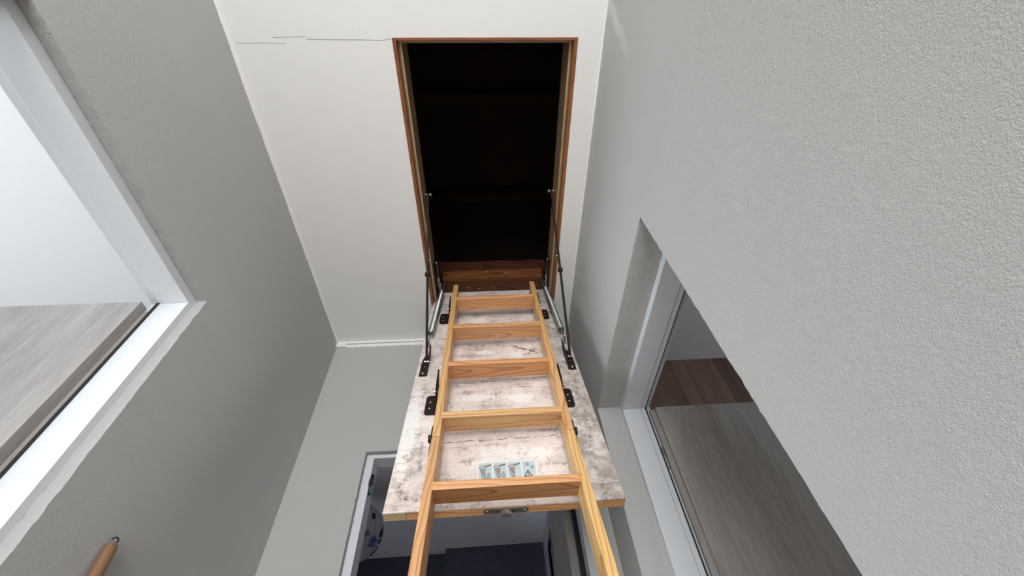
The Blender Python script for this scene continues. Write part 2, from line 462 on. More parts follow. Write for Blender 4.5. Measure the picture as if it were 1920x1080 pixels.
# hairline crack running from the hatch corner towards the wall
def crack(pts, wd):
    for i in range(len(pts)-1):
        (x0, y0), (x1, y1) = pts[i], pts[i+1]
        t = Vector((x1-x0, y1-y0, 0)); nn = Vector((-t.y, t.x, 0)).normalized()*wd/2
        a, b = Vector((x0, y0, ZC-.0004)), Vector((x1, y1, ZC-.0004))
        mb.add([a-nn, b-nn, b+nn, a+nn, a-nn+Z*.001, b-nn+Z*.001, b+nn+Z*.001, a+nn+Z*.001],
               [(0, 1, 2, 3), (4, 5, 6, 7), (0, 1, 5, 4), (1, 2, 6, 5), (2, 3, 7, 6), (3, 0, 4, 7)])
mb = MB()
crack([(-.664, .2133), (-.61, .2126), (-.560, .2110)], .0008)
crack([(-.559, .2186), (-.48, .2200), (-.40, .2206), (-.3134, .2221), (-.302, .2195), (-.2880, .2176)], .0010)
crack([(-.783, .2294), (-.70, .2290), (-.6296, .2298)], .0005)
mb.build('crack', M_CRACK, ceiling)

# filler and trim where walls meet the ceiling
def ragged_fillet(name, s0, s1, to3, drop, out, amp, n=150):
    mb = MB(); vs = []
    k = 0
    for i in range(n+1):
        s = s0+(s1-s0)*i/n
        k = .75*k+random.gauss(0, amp)
        vs += [to3(s, 0, 0), to3(s, max(.002, drop+k), 0), to3(s, max(.001, (drop+k)*.55), out*.55), to3(s, 0, out+k*.3)]
    fs = []
    for i in range(n):
        for j in range(4):
            fs.append((i*4+j, i*4+(j+1) % 4, (i+1)*4+(j+1) % 4, (i+1)*4+j))
    mb.add(vs, fs)
    return struct(mb.build(name, M_FILL))
ragged_fillet('trim_1', -2.0, YB, lambda s, d, o: (XL+o-.0005, s, ZC-d+.0005), .012, .009, .0011)
ragged_fillet('trim_2', -2.0, YB, lambda s, d, o: (XR-o+.0005, s, ZC-d+.0005), .005, .005, .0008)
t3 = struct(empty('trim_3', (0, YB, ZC-.03)))
mb = MB(); mb.box(XL, XR, YB-.012, YB+.001, ZC-.015, ZC+.001, .002); mb.build('strip', M_FILL, t3)
mb = MB(); vs = []; n = 120
for i in range(n+1):
    x = XL+.05+(XR-XL-.05)*i/n
    j = random.gauss(0, .0012)
    vs += [(x, YB+.001, ZC-.019), (x, YB-.007, ZC-.0195), (x, YB-.006, ZC-.036+j), (x, YB+.001, ZC-.037+j)]
mb.add(vs, [(i*4+j, i*4+(j+1) % 4, (i+1)*4+(j+1) % 4, (i+1)*4+j) for i in range(n) for j in range(4)])
mb.build('strip', M_FILL, t3)
mb = MB(); mb.box(XL, XL+.05, YB-.013, YB+.001, ZC-.034, ZC-.014, .004); mb.build('filler_lump', M_FILL, t3)

# side rooms ------------------------------------------------
def room(prefix, x0, x1, y0, y1, mats, skip=(), mceil=None):
    t = .1
    spec = {'left': (x0-t, x0, y0-t, y1+t, 0, ZC), 'right': (x1, x1+t, y0-t, y1+t, 0, ZC),
            'front': (x0, x1, y0-t, y0, 0, ZC), 'far': (x0, x1, y1, y1+t, 0, ZC)}
    for k, b in spec.items():
        if k in skip: continue
        mb = MB(); mb.box(*b); struct(mb.build('wall_%s_%s' % (prefix, k), mats.get(k, M_ROOM)))
    mb = MB(); mb.box(x0-t, x1+t, y0-t, y1+t, ZC, ZC+.05); struct(mb.build('ceiling_%s' % prefix, mceil or M_CEIL))
room('side_room', -3.60, XLo-.001, -1.6, 2.6, {}, ('right',))
room('right_room', XRo+.001, 3.60, -1.2, 1.885, {}, ('left',))
# bedroom straight ahead
mb = MB(); mb.box(-2.3, .60, YBo+.001, 4.62, ZC, ZC+.05); struct(mb.build('ceiling_bedroom', M_CEIL))
mb = MB(); mb.box(-2.3, .60, 4.50, 4.6, 0, ZC); struct(mb.build('wall_bedroom_far', M_NAVY))
mb = MB(); mb.box(-.488, .43, 4.385, 4.505, 0, ZC); struct(mb.build('wall_bedroom_breast', M_NAVY))
mb = MB(); mb.box(.43, .53, YBo+.001, 4.5, 0, ZC); struct(mb.build('wall_bedroom_right', M_BLUEWALL))
mb = MB(); mb.box(-2.3, -2.2, YBo+.001, 4.5, 0, ZC); struct(mb.build('wall_bedroom_left', M_ROOM))

# windows (out of frame; the daylight comes in through them)
def window(name, c, nrm, wd, ht):
    c = Vector(c); nrm = Vector(nrm); side = Z.cross(nrm).normalized()
    MM = frame_matrix(c, side, Z, nrm)
    e = struct(empty(name, c))
    fr = MB()
    for b in ((-wd/2-.07, -wd/2, -ht/2-.07, ht/2+.07), (wd/2, wd/2+.07, -ht/2-.07, ht/2+.07), (-wd/2, wd/2, ht/2, ht/2+.07), (-wd/2, wd/2, -ht/2-.07, -ht/2)):
        fr.box(*b, -.01, .05)
    fr.build('window_frame', M_FRAME, e, MM)
    sl = MB(); sl.box(-wd/2-.1, wd/2+.1, -ht/2-.11, -ht/2-.07, -.01, .10); sl.build('window_sill', M_FRAME, e, MM)
    pn = MB(); pn.box(-wd/2, wd/2, -ht/2, ht/2, .0, .006); pn.build('pane', M_GLASS, e, MM)
window('window_1', (-3.595, -.45, 1.05), (1, 0, 0), 1.7, 1.4)
window('window_2', (-.19, -1.995, 1.36), (0, 1, 0), 1.05, 2.2)
window('window_3', (-2.195, 3.3, 1.3), (1, 0, 0), 1.2, 1.2)
window('window_4', (3.595, .6, 1.4), (-1, 0, 0), 1.2, 1.2)

# door 1: left-hand doorway, leaf swung into the side room ----------------
d1 = struct(empty('door_1', (-.87, .768, 0)))
mb = MB()
mb.box(-.906, -.8312, .759, .790, 0, 2.018, .0015)
mb.box(-.906, -.8312, .045, .078, 0, 2.018, .0015)
mb.box(-.906, -.8312, .045, .790, 2.018, 2.060, .0015)
mb.box(-.940, -.900, .772, .800, 0, 2.032)
mb.box(-.940, -.900, .035, .064, 0, 2.032)
mb.box(-.940, -.900, .035, .800, 2.032, 2.085)
mb.build('door_frame', M_FRAME, d1)
mb = MB()
mb.box(-.8325, -.8295, .7588, .7785, 0, 2.0178); mb.box(-.8325, -.8295, .056, .0782, 0, 2.0178); mb.box(-.8325, -.8295, .056, .7785, 2.0178, 2.0450)
mb.build('frame_strip', M_FRAME, d1)  # added strip laid over the hall-side face of the frame, same lacquer
mb = MB(); mb.box(-.9135, -.9055, .7572, .773, 0, 2.0195)
mb.build('gasket', M_BLACK, d1)
leaf = MB(); leaf.box(-1.66, -.9355, .739, .766, .008, 2.004, .0012)
leaf = leaf.build('door_leaf', M_DOOR, d1)
mb = MB(); mb.box(-.9360, -.9345, .7385, .7660, .008, 2.0045, .0004); mb.build('edge_band', M_DOOR, leaf)
mb = MB(); mb.box(-1.645, -.9185, .7655, .780, .008, 1.992, .001); mb.build('rebate_lip', M_DOOR, leaf)
mb = MB(); mb.tube([(-.9155, .770, 1.67), (-.9155, .770, 1.71)], .006); mb.tube([(-.9155, .770, 1.712), (-.9155, .770, 1.755)], .006)
mb.build('hinge', M_STEEL, leaf)

# door 2: right-hand doorway ---------------------------------
d2 = struct(empty('door_2', (.54, 1.39, 0)))
mb = MB()
yj, zh = 1.380, 2.032
mb.box(.503, .573, yj, 1.41, 0, zh, .0015)
mb.box(.503, .573, .54, .572, 0, zh, .0015)
mb.box(.503, .573, .54, 1.41, zh, 2.07, .0015)
mb.box(.5745, .5915, yj+.0015, 1.412, 0, zh+.0015, .001)
mb.box(.5745, .5915, .54, .571, 0, zh+.0015, .001)
mb.box(.5745, .5915, .54, 1.412, zh+.0015, 2.075, .001)
mb.box(.585, .622, 1.403, 1.45, 0, 2.056)
mb.box(.585, .622, .50, .548, 0, 2.056)
mb.box(.585, .622, .50, 1.45, 2.056, 2.10)
mb.build('door_frame', M_FRAME, d2)
mb = MB(); mb.box(.591, .5985, 1.386, 1.404, 0, 2.05); mb.box(.591, .5985, .55, 1.404, 2.04, 2.0565)
mb.build('gasket', M_BLACK, d2)
leaf = MB(); leaf.box(.630, 1.40, 1.373, 1.400, .008, 2.030, .0012)
leaf = leaf.build('door_leaf', M_DOOR, d2)
mb = MB(); mb.box(.6115, 1.385, 1.3895, 1.415, .008, 2.0295, .001); mb.build('rebate_lip', M_DOOR, leaf)
mb = MB(); mb.tube([(.6035, 1.392, 1.8355), (.6035, 1.392, 1.870)], .0058, 10); hg = mb.build('hinge', M_STEEL, leaf)
mb = MB(); mb.tube([(.6035, 1.392, 1.797), (.6035, 1.392, 1.834)], .0062, 10); mb.build('hinge', M_ZINC, leaf)

# wood panelling in the right-hand room
wp = struct(empty('trim_4', (1.6, 1.87, 0)))
xs = [.602, .845, 1.035, 1.125, 1.30, 1.46, 1.62, 1.78, 1.96, 2.14, 2.32, 2.50, 2.70, 2.90, 3.10, 3.30, 3.598]
for i in range(len(xs)-1):
    mb = MB(); mb.box(xs[i]+.0006, xs[i+1]-.0006, 1.855+random.uniform(0, .0012), 1.884, .0, ZC-.004, .0012)
    # each plank keeps its own slice of the print
    o = mb.build('plank', M_PANELLING, wp)


# door 3: doorway straight ahead ------------------------------
d3 = struct(empty('door_3', (-.09, 1.65, 0)))
mb = MB()
x0, x1, zt = -.493, .306, 2.026
mb.box(-.5195, x0, 1.622, 1.695, 0, zt, .0015)
mb.box(x1, .3385, 1.622, 1.695, 0, zt, .0015)
mb.box(-.5195, .3385, 1.622, 1.695, zt, 2.0415, .0015)
mb.build('door_frame', M_FRAME, d3)
mb = MB(); mb.box(-.54, -.515, 1.634, 1.69, 0, 2.037); mb.box(.335, .36, 1.634, 1.69, 0, 2.037); mb.box(-.54, .36, 1.634, 1.69, 2.037, 2.06); mb.build('frame_strip', M_FRAME, d3)  # added strips closing the groove between frame and plaster
mb = MB(); mb.box(.290, .3065, 1.690, 1.712, 0, 2.02); mb.build('gasket', M_BLACK, d3)
# leaf along the bedroom wall, with a narrow glazed slot
lf = MB()
lx0, lx1 = .262, .300
def slab(y0, y1, z0, z1): lf.box(lx0, lx1, y0, y1, z0, z1)
ya, yb_, ga, gb, gz0, gz1 = 1.735, 2.52, 2.23, 2.41, .35, 1.93
slab(ya, ga, .008, 2.035); slab(gb, yb_, .008, 2.035); slab(ga, gb, .008, gz0); slab(ga, gb, gz1, 2.035)
leaf3 = lf.build('door_leaf', M_DOOR, d3)
mb = MB()
for b in ((ga-.012, ga, gz0-.012, gz1+.012), (gb, gb+.012, gz0-.012, gz1+.012), (ga, gb, gz1, gz1+.012), (ga, gb, gz0-.012, gz0)):
    mb.box(lx0-.006, lx0+.012, b[0], b[1], b[2], b[3])
mb.build('glazing_bead', M_STEEL, leaf3)
mb = MB(); mb.box(lx0+.016, lx0+.022, ga, gb, gz0, gz1); mb.build('pane', M_GLASS, leaf3)

# ---------------------------------------------------------------- attic over the hatch
struct(empty('attic', (0, .8, 2.9)))
def beam(name, x0, x1, y0, y1, z0, z1, mat, parent):
    """board whose grain runs along its longest side"""
    sz = (x1-x0, y1-y0, z1-z0); c = Vector(((x0+x1)/2, (y0+y1)/2, (z0+z1)/2))
    k = max(range(3), key=lambda i: sz[i])
    ax = [X, Y, Z][k]; rest = [i for i in range(3) if i != k]
    rest.sort(key=lambda i: -sz[i])
    ay = [X, Y, Z][rest[0]]; az = ax.cross(ay)
    mb = MB(); mb.box(-sz[k]/2, sz[k]/2, -sz[rest[0]]/2, sz[rest[0]]/2, -sz[rest[1]]/2, sz[rest[1]]/2, min(.0018, min(sz)*.2))
    return mb.build(name, mat, parent, frame_matrix(c, ax, ay, az))
att = bpy.data.objects['attic']
beam('joist', -.365, -.292, -.6, 1.60, 2.845, 2.98, M_DARKWOOD, att)
beam('joist', .334, .41, -.6, 1.60, 2.845, 2.98, M_DARKWOOD, att)
beam('joist', -.292, .334, .12, .205, 2.845, 2.98, M_DARKWOOD, att)
# three stacked boards at the hinge end
beam('board', -.300, .345, 1.468, 1.52, 2.845, 3.000, M_OLDWOOD_RED, att)
beam('board', -.262, .312, 1.452, 1.50, 3.006, 3.080, M_OLDWOOD, att)
beam('board', -.300, .348, 1.466, 1.53, 3.086, 3.175, M_OLDWOOD_RED, att)
# split, ragged upper edge of the top board
mb = MB(); vs = []; n = 46; k = 0
for i in range(n+1):
    x = -.300+.648*i/n; k = .7*k+random.gauss(0, .0035)
    vs += [(x, 1.467, 3.172), (x, 1.467, 3.196+k), (x, 1.525, 3.204+k), (x, 1.525, 3.172)]
mb.add(vs, [(i*4+j, i*4+(j+1) % 4, (i+1)*4+(j+1) % 4, (i+1)*4+j) for i in range(n) for j in range(4)])
mb.build('splintered_edge', M_OLDWOOD_RED, att)
mb = MB()
for x0, wd, z in ((-.12, .03, 2.935), (-.06, .022, 2.925), (.10, .03, 3.045), (.02, .02, 2.93), (-.02, .035, 3.062)):
    mb.box(x0, x0+wd*.55, 1.4505 if z > 3 else 1.4665, 1.47, z, z+.0035, .0008)
mb.build('chipped_spot', M_PALEPINE, att)
# roof space
mb = MB()
mb.box(-2.0, 2.0, -2.0, 4.0, 5.0, 5.05)
mb.box(-2.05, -2.0, -2.0, 4.0, 2.74, 5.0); mb.box(2.0, 2.05, -2.0, 4.0, 2.74, 5.0)
mb.box(-2.0, 2.0, -2.05, -2.0, 2.74, 5.0); mb.box(-2.0, 2.0, 4.0, 4.05, 2.74, 5.0)
for b in ((-2.0, -.365, -2.0, 4.0), (.41, 2.0, -2.0, 4.0), (-.365, .41, -2.0, .12), (-.365, .41, 1.6, 4.0)):
    mb.box(*b, 2.74, 2.80)
mb.build('roof_boarding', M_ATTIC, att)
for k in range(5):
    beam('rafter', -1.9, 1.9, -.9+k*.9, -.82+k*.9, 4.80, 4.99, M_DARKWOOD, att)

# ---------------------------------------------------------------- hatch frame in the ceiling
IX0, IX1, IY0, IY1, FZ = -.265, .306, .2325, 1.455, 2.842
hf = tag(empty('hatch_frame', (.02, .85, ZC)), 'brown wooden lining frame of the open loft hatch in the white ceiling', 'hatch frame')
ox0, ox1, oy0, oy1 = HX0-.002, HX1+.002, HY0-.002, HY1
beam('side_board', ox0, ox0+.0125, oy0, oy1, ZC-.002, FZ, M_FRAMEWOOD, hf)
beam('side_board', ox1-.0125, ox1, oy0, oy1, ZC-.002, FZ, M_FRAMEWOOD, hf)
beam('end_board', ox0+.0125, ox1-.0125, oy0, oy0+.009, ZC-.002, FZ, M_FRAMEWOOD, hf)
beam('end_board', ox0+.0125, ox1-.0125, oy1-.012, oy1, ZC-.002, FZ, M_FRAMEWOOD, hf)
# rebate strips stepped up inside the outer boards
beam('rebate_strip', ox0+.0125, IX0, oy0+.009, oy1-.012, ZC+.022, FZ, M_INNERWOOD, hf)
beam('rebate_strip', IX1, ox1-.0125, oy0+.009, oy1-.012, ZC+.022, FZ, M_INNERWOOD, hf)
beam('rebate_strip', IX0, IX1, oy0+.009, IY0, ZC+.014, FZ, M_INNERWOOD, hf)
# pale bead on the inner edge of each side
beam('edge_bead', IX0-.003, IX0+.0025, oy0+.012, oy1-.014, ZC+.018, ZC+.026, M_PALEPINE, hf)
beam('edge_bead', IX1-.0025, IX1+.003, oy0+.012, oy1-.014, ZC+.018, ZC+.026, M_PALEPINE, hf)

# ---------------------------------------------------------------- hatch door hanging open
PO = Vector((0, 1.0803, 1.562)); PD = Vector((0, .2462, .9692)).normalized(); PN = X.cross(PD)
PM = frame_matrix(PO, X, PD, PN)            # local x across, y up the panel, z out of its face
PW0, PW1, PL, PT = -.281, .329, 1.292, .030
hd = tag(place(bpy.data.objects.new('hatch_door', None), None, Matrix.Translation(PM @ Vector((.024, 0, -.015)))),
         'dirty white hatch door hanging open below the dark hatch, behind the ladder', 'hatch door')
mb = MB(); mb.box(PW0, PW1, 0, PL, -.0045, 0, .0006); face = mb.build('panel_face', M_PANEL, hd, PM)
mb = MB(); mb.box(PW0+.004, PW1-.004, .05, PL-.003, -.026, -.0045); mb.build('panel_core', M_PALEPINE, hd, PM)
mb = MB(); mb.box(PW0, PW1, .02, PL, -.030, -.026); mb.build('panel_back', M_CEIL, hd, PM)
def pbeam(name, x0, x1, y0, y1, z0, z1, mat, parent, along=0):
    c = PM @ Vector(((x0+x1)/2, (y0+y1)/2, (z0+z1)/2)); sz = (x1-x0, y1-y0, z1-z0)
    ax = [X, PD, PN]; k = along; oth = [i for i in range(3) if i != k]
    ay = ax[oth[0]]; az = ax[k].cross(ay)
    mb = MB(); mb.box(-sz[k]/2, sz[k]/2, -sz[oth[0]]/2, sz[oth[0]]/2, -sz[oth[1]]/2, sz[oth[1]]/2, .001)
    return mb.build(name, mat, parent, frame_matrix(c, ax[k], ay, az))
rail = pbeam('bottom_rail', PW0+.057, PW1-.056, .0008, .05, -.030, -.0047, M_PINE, hd)
pbeam('corner_block', PW0, PW0+.056, .0008, .05, -.030, -.0047, M_PALEPINE, hd, 1)
pbeam('corner_block', PW1-.055, PW1, .0008, .05, -.030, -.0047, M_PINE_ORANGE, hd, 1)
# latch let into the bottom edge
LM = frame_matrix(PM @ Vector((.024, 0, -.0165)), X, PN, -PD)      # x across, y out of the face, z down
lp = MB().prism(rrect(0, 0, .114, .0150, .0072), -.001, .0016, LM).build('latch_plate', M_STEEL, hd)
mb = MB(); mb.box(-.022, .022, -.0018, .0018, .0014, .0019)
for i in range(len(mb.v)): mb.v[i] = tuple(LM @ Vector(mb.v[i]))
mb.build('slot', M_BLACK, lp)
mb = MB().prism([(-.008, -.006), (.012, -.007), (.013, .005), (-.002, .011), (-.015, .002)], .0010, .0150, LM)
mb.build('latch_bolt', M_ZINC, lp)
for sx in (-.047, .047):
    MB().sphere(LM @ Vector((sx, 0, .0014)), .0045, 10, 1, 1, .4).build('screw', M_ZINC, lp)

# instruction sticker with four pictures and a warning triangle
st = MB().prism(rrect(.034, .095, .164, .094, .006), -.0002, .0003).build('sticker', M_STICKER, hd, PM)
for k in range(4):
    cx = -.0265+k*.0400
    MB().prism(rrect(cx, .095, .036, .086, .003), .0003, .0005).build('picture', M_PALEBLUE, st, PM)
    ln = MB()
    def seg(a, b, wd=.0011):
        a = Vector((a[0], a[1], .0007)); b = Vector((b[0], b[1], .0007)); t = (b-a).normalized(); nn = Vector((-t.y, t.x, 0))*wd/2
        ln.add([a-nn, b-nn, b+nn, a+nn], [(0, 1, 2, 3)])
    if k < 3:
        for a, b, wd in (((-.016, .125), (.016, .132), .0016), ((-.002, .124), (-.001, .085), .0018), ((-.016, .125), (-.005, .078), .0016), ((-.010, .124), (-.002, .080), .001), ((-.002, .124), (.016, .131), .0022), ((.001, .112), (.004, .118), .001)):
            seg((cx+a[0], a[1]), (cx+b[0], b[1]), wd)
        ln.build('drawn_lines', M_INK, st, PM)
        if k < 2:
            MB().prism([(cx+.001, .075), (cx+.015, .075), (cx+.014, .100), (cx+.008, .108), (cx+.002, .098)], .0005, .0007).build('drawn_figure', M_MIDBLUE, st, PM)
        MB().prism([(cx-.013, .118), (cx-.004, .121), (cx-.002, .100), (cx-.007, .098)], .0005, .00065).build('drawn_ladder', M_PINKINK, st, PM)
    else:
        tri = [(-.010, .086), (.010, .086), (0, .106)]
        for i in range(3): seg((cx-.004+tri[i][0], tri[i][1]), (cx-.004+tri[(i+1) % 3][0], tri[(i+1) % 3][1]), .0024)
        seg((cx-.004, .090), (cx-.004, .099), .002); seg((cx-.006, .096), (cx-.001, .096), .0015)
        ln.build('warning_triangle', M_INK, st, PM)
        for ex, ey, r in ((-.004, .127, .006), (.009, .116, .0055)):
            MB().prism([(cx+ex+r*math.cos(a*.628), ey+r*1.2*math.sin(a*.628)) for a in range(10)], .0005, .0007).build('drawn_figure', M_MIDBLUE, st, PM)

# ladder brackets and arm brackets screwed to the face
def screw(parent, p, axis_m, r=.0042):
    mb = MB().sphere(Vector((0, 0, 0)), r, 10, 1, 1, .45)
    return mb.build('screw', M_ZINC, parent, axis_m @ Matrix.Translation(p))
for cx, cy, sgn in ((-.198, .395, -1), (.247, .399, 1), (-.205, .999, -1), (.250, 1.006, 1)):
    MB().prism(rrect(cx, cy, .052, .096, .013), -.001, .0028, PM).build('ladder_bracket', M_IRON, hd)
    pl_ = hd.children[-1]
    for dy in (-.017, .015): screw(pl_, Vector((cx+sgn*.010, cy+dy, .0028)), PM)
    # upright ear reaching out to the ladder stile
    ux = -.186 if sgn < 0 else .2365
    EM = PM @ frame_matrix(Vector((ux, cy, 0)), Y, Z, X)      # local x up the panel, y out of the face
    MB().prism([(-.030, -.001), (.060, -.001), (.115, .048), (.122, .060), (.108, .066), (.030, .062), (-.004, .048)], -.0013, .0013, EM).build('ear', M_IRON, pl_)
    mbb = MB().tube([EM @ Vector((.012, .046, -.014 if sgn > 0 else -.008)), EM @ Vector((.012, .046, .008 if sgn > 0 else .018))], .0045, 8)
    mbb.build('bolt', M_ZINC, pl_)
    MB().prism(rrect(cy+.02, .0265, .036, .055, .003), min(ux, -.166 if sgn < 0 else .2195), max(ux, -.168 if sgn < 0 else .2215), PM @ frame_matrix(Vector((0, 0, 0)), Y, Z, X)).build('spacer', M_BLACK, pl_)
arm_pts = []
for cx, cy, sgn in ((-.2545, .622, -1), (.3045, .622, 1)):
    q = [(-.014, -.063), (.0155, -.063), (.0155, .066), (-.006, .066), (-.012, .045), (-.014, .01)]
    poly = [((cx+p[0]) if sgn < 0 else (cx-p[0]), cy+p[1]) for p in q]
    ab = MB().prism(poly, -.001, .0026, PM).build('arm_bracket', M_IRON, hd)
    screw(ab, Vector((cx+sgn*.001, cy-.046, .0026)), PM, .006)
    screw(ab, Vector((cx-sgn*.001, cy-.004, .0026)), PM, .003)
    ux = cx-sgn*.0150
    EM = PM @ frame_matrix(Vector((ux, cy, 0)), Y, Z, X)
    MB().prism([(-.058, 0), (.060, 0), (.098, .020), (.104, .034), (.092, .036), (.02, .034), (-.02, .022)], -.0012, .0012, EM).build('ear', M_IRON, ab)

# ---------------------------------------------------------------- folding ladder
lad = tag(empty('loft_ladder', (.0267, .43, 0)), 'folding pine loft ladder with flat wooden treads let down from the ceiling hatch', 'ladder')
LX0, LX1, SW, SD = -.1683, .2217, .022, .070
UD = Vector((0, .236, 1)).normalized(); DD = Vector((0, .347, 1)).normalized()
ZJ = 1.7325
def front(z): return 1.112+.236*(z-2.1) if z > ZJ else .945+.347*(z-1.5)
def stile(name, xa, xb, za, zb, d, mat):
    a = Vector((0, front(za+(1e-4 if d is UD else -1e-4)), za)); ln = (zb-za)/d.z
    nrm = Vector((0, -d.z, d.y))
    c = a+d*(ln/2)-nrm*(SD/2)+X*((xa+xb)/2)
    mb = MB(); mb.box(-ln/2, ln/2, -SD/2, SD/2, -(xb-xa)/2, (xb-xa)/2, .0022)
    return mb.build(name, mat, lad, frame_matrix(c, d, -nrm, d.cross(-nrm)))
stile('upper_stile', LX0, LX0+SW, ZJ+.0008, 2.692, UD, M_PINE)
stile('upper_stile', LX1-SW, LX1, ZJ+.0008, 2.704, UD, M_PINE)
stile('lower_stile', LX0, LX0+SW, .0, ZJ-.0008, DD, M_PINE)
stile('lower_stile', LX1-SW, LX1, .0, ZJ-.0008, DD, M_PINE)
TX0, TX1 = LX0+SW-.002, LX1-SW+.002
tz = [2.560, 2.3145, 2.068, 1.822, 1.5775] + [1.335-.245*k for k in range(6)]
cycle = [M_PINE, M_PINE, M_PINE_ORANGE, M_PINE, M_PINE_ORANGE, M_PINE_ORANGE, M_PINE, M_PINE, M_PINE, M_PINE, M_PINE]
for z, mt in zip(tz, cycle):
    fy = front(z)-.004; th, dp = .020, .072
    c = Vector(((TX0+TX1)/2, fy+dp/2, z-th/2))
    mb = MB(); mb.box(-(TX1-TX0)/2, (TX1-TX0)/2, -dp/2, dp/2, -th/2, th/2, .0022)
    mb.build('tread', mt, lad, frame_matrix(c, X, Y, Z))
# folding hinges where the sections meet, and bolts through the stiles
for sgn, xo in ((-1, LX0), (1, LX1)):
    c = Vector((xo, front(ZJ)+.030, ZJ))
    MM = frame_matrix(c, UD, Vector((0, UD.z, -UD.y)), X*1.0)
    hp = MB().prism([(.055, -.012), (.060, .004), (.045, .020), (.0, .018), (-.06, .014), (-.075, .004), (-.06, -.016), (0, -.024), (.03, -.024)], (-.0045 if sgn < 0 else 0), (0 if sgn < 0 else .0045), MM).build('folding_hinge', M_IRON, lad)
    MB().tube([MM @ Vector((.008, -.006, sgn*.002)), MM @ Vector((.008, -.006, sgn*.013))], .011, 12).build('hinge_knuckle', M_BLACK, hp)
    MB().tube([MM @ Vector((-.055, -.002, sgn*.002)), MM @ Vector((-.055, -.002, sgn*.008))], .005, 10).build('bolt', M_ZINC, hp)
    xi = xo-sgn*SW
    for z, dy in ((2.47, .03), (1.985, .035), (1.80, .055), (1.765, .028), (1.66, .03)):
        MB().sphere(Vector((xi, front(z)+dy, z)), .0042, 8, .35, 1, 1).build('bolt_head', M_ZINC, lad)

# ---------------------------------------------------------------- telescopic arms, springs and chains
def arm(a, b, sgn, label):
    a, b = Vector(a), Vector(b)
    root = tag(empty('support_arm', b), label, 'support arm', 'arms holding the hatch door')
    t = b-a; d = t.normalized(); side = X*(-sgn)
    pm = frame_matrix(a, d, side.cross(d) if False else d.cross(side).normalized(), side)
    mid = a+t*.52
    ut = MB()
    fm = frame_matrix(a, d, d.cross(X).normalized(), X)
    ut.prism([(0, -.0066), (t.length*.42, -.0066), (t.length*.44, -.0085), (t.length*.52, -.0085), (t.length*.52, .0085), (t.length*.44, .0085), (t.length*.42, .0066), (0, .0066)], -.0035, .0035, fm)
    up_ = ut.build('upper_bar', M_IRON, root)
    MB().tube([mid-d*.01, mid+d*.004], .0105, 10).build('clamp', M_IRON, up_)
    MB().sphere(a+t*.43+X*(-.008*sgn), .0055, 8).build('rivet', M_ZINC, up_)
    MB().tube([a+t*.40, b], .0050, 8).build('lower_rod', M_IRON, root)
    pv = MB().tube([a+X*(sgn*.017), a-X*(sgn*.012)], .005, 10).build('pivot_bolt', M_STEEL, root)
    MB().sphere(a-X*(sgn*.011), .0085, 12, .7, 1, 1).build('cap_nut', M_ZINC, pv)
    MB().sphere(a+X*(sgn*.006), .0085, 12, .5, 1, 1).build('washer', M_ZINC, pv)
    MB().tube([b-X*.009, b+X*.009], .0045, 8).build('pin', M_ZINC, root)
PB = lambda u, v, ww: PM @ Vector((u, v, ww))
arm((-.250, .825, 2.790), PB(-.243, .611, .030), -1, 'dark steel folding arm beside the open ceiling expanse, holding the hatch door')
arm((.293, .824, 2.800), PB(.3013, .604, .030), 1, 'dark steel folding arm beside the narrow ceiling strip at the bright plaster wall')

def chain(a, b, n, sag):
    a, b = Vector(a), Vector(b); mb = MB()
    pts = [a.lerp(b, (i+.5)/n)-Z*sag*math.sin(math.pi*(i+.5)/n) for i in range(n)]
    ln = (b-a).length/n*.78
    for i, p in enumerate(pts):
        d = ((pts[min(i+1, n-1)])-(pts[max(i-1, 0)])).normalized()
        s = d.cross(X if i % 2 else Y)
        s = s.normalized() if s.length > .01 else d.cross(Z).normalized()
        ring = [p+d*(ln*math.cos(k*math.pi/5))+s*(.0058*math.sin(k*math.pi/5)) for k in range(11)]
        mb.tube(ring, .0016, 5, False)
    return mb
def spring(u0, v0, u1, v1, sgn, label):
    a, b = PB(u0, v0, .028), PB(u1, v1, .028)
    root = tag(empty('tension_spring', b), label, 'spring', 'springs of the hatch door')
    t = b-a; d = t.normalized(); e1 = d.cross(X).normalized(); e2 = d.cross(e1)
    R, wire = .0128, .0016
    ln = t.length*.86; a0 = a
    turns = int(ln/(wire*2)); pts = []
    for i in range(turns*10+1):
        an = 2*math.pi*i/10
        pts.append(a0+d*(ln*i/(turns*10))+e1*(R*math.cos(an))+e2*(R*math.sin(an)))
    MB().tube(pts, wire, 4).build('coil', M_ZINC, root)
    hk = [a0+d*ln+e1*(R*.9), a0+d*(ln+.008)+e1*(R*.4), a0+d*(ln+.03), a0+d*(ln+.045)+e1*.006, a0+d*(ln+.056), a0+d*(ln+.045)-e1*.008]
    MB().tube(hk, .0024, 6).build('end_hook', M_STEEL, root)
    pb_ = b+d*.0
    MB().tube([b-PN*.027, b+PN*.006], .0042, 8).build('stud', M_STEEL, root)
    c1 = Vector((-.243 if sgn < 0 else .294, 1.466, 3.020))
    c2 = Vector((-.2555 if sgn < 0 else .3010, 1.300, 2.808))
    chain(a, c1, 10, .004).build('chain', M_ZINC, root)
    chain(a, c2, 7, .010).build('chain', M_ZINC, root)
    rod = MB().tube([c2, Vector((c2.x, 1.198, 2.806))], .0032, 8); rod.build('tie_rod', M_STEEL, root)
    MB().sphere(c2, .0065, 8).build('eyelet', M_ZINC, root)
    MB().sphere(Vector((c2.x, 1.198, 2.806)), .0065, 8).build('eyelet', M_ZINC, root)
    xp = -.2655 if sgn < 0 else .3065
    mb = MB(); mb.box(min(xp, xp+.006*(-sgn)), max(xp, xp+.006*(-sgn)), 1.18, 1.42, 2.765, 2.838, .001); mb.build('anchor_plate', M_IRON, root)
    return root
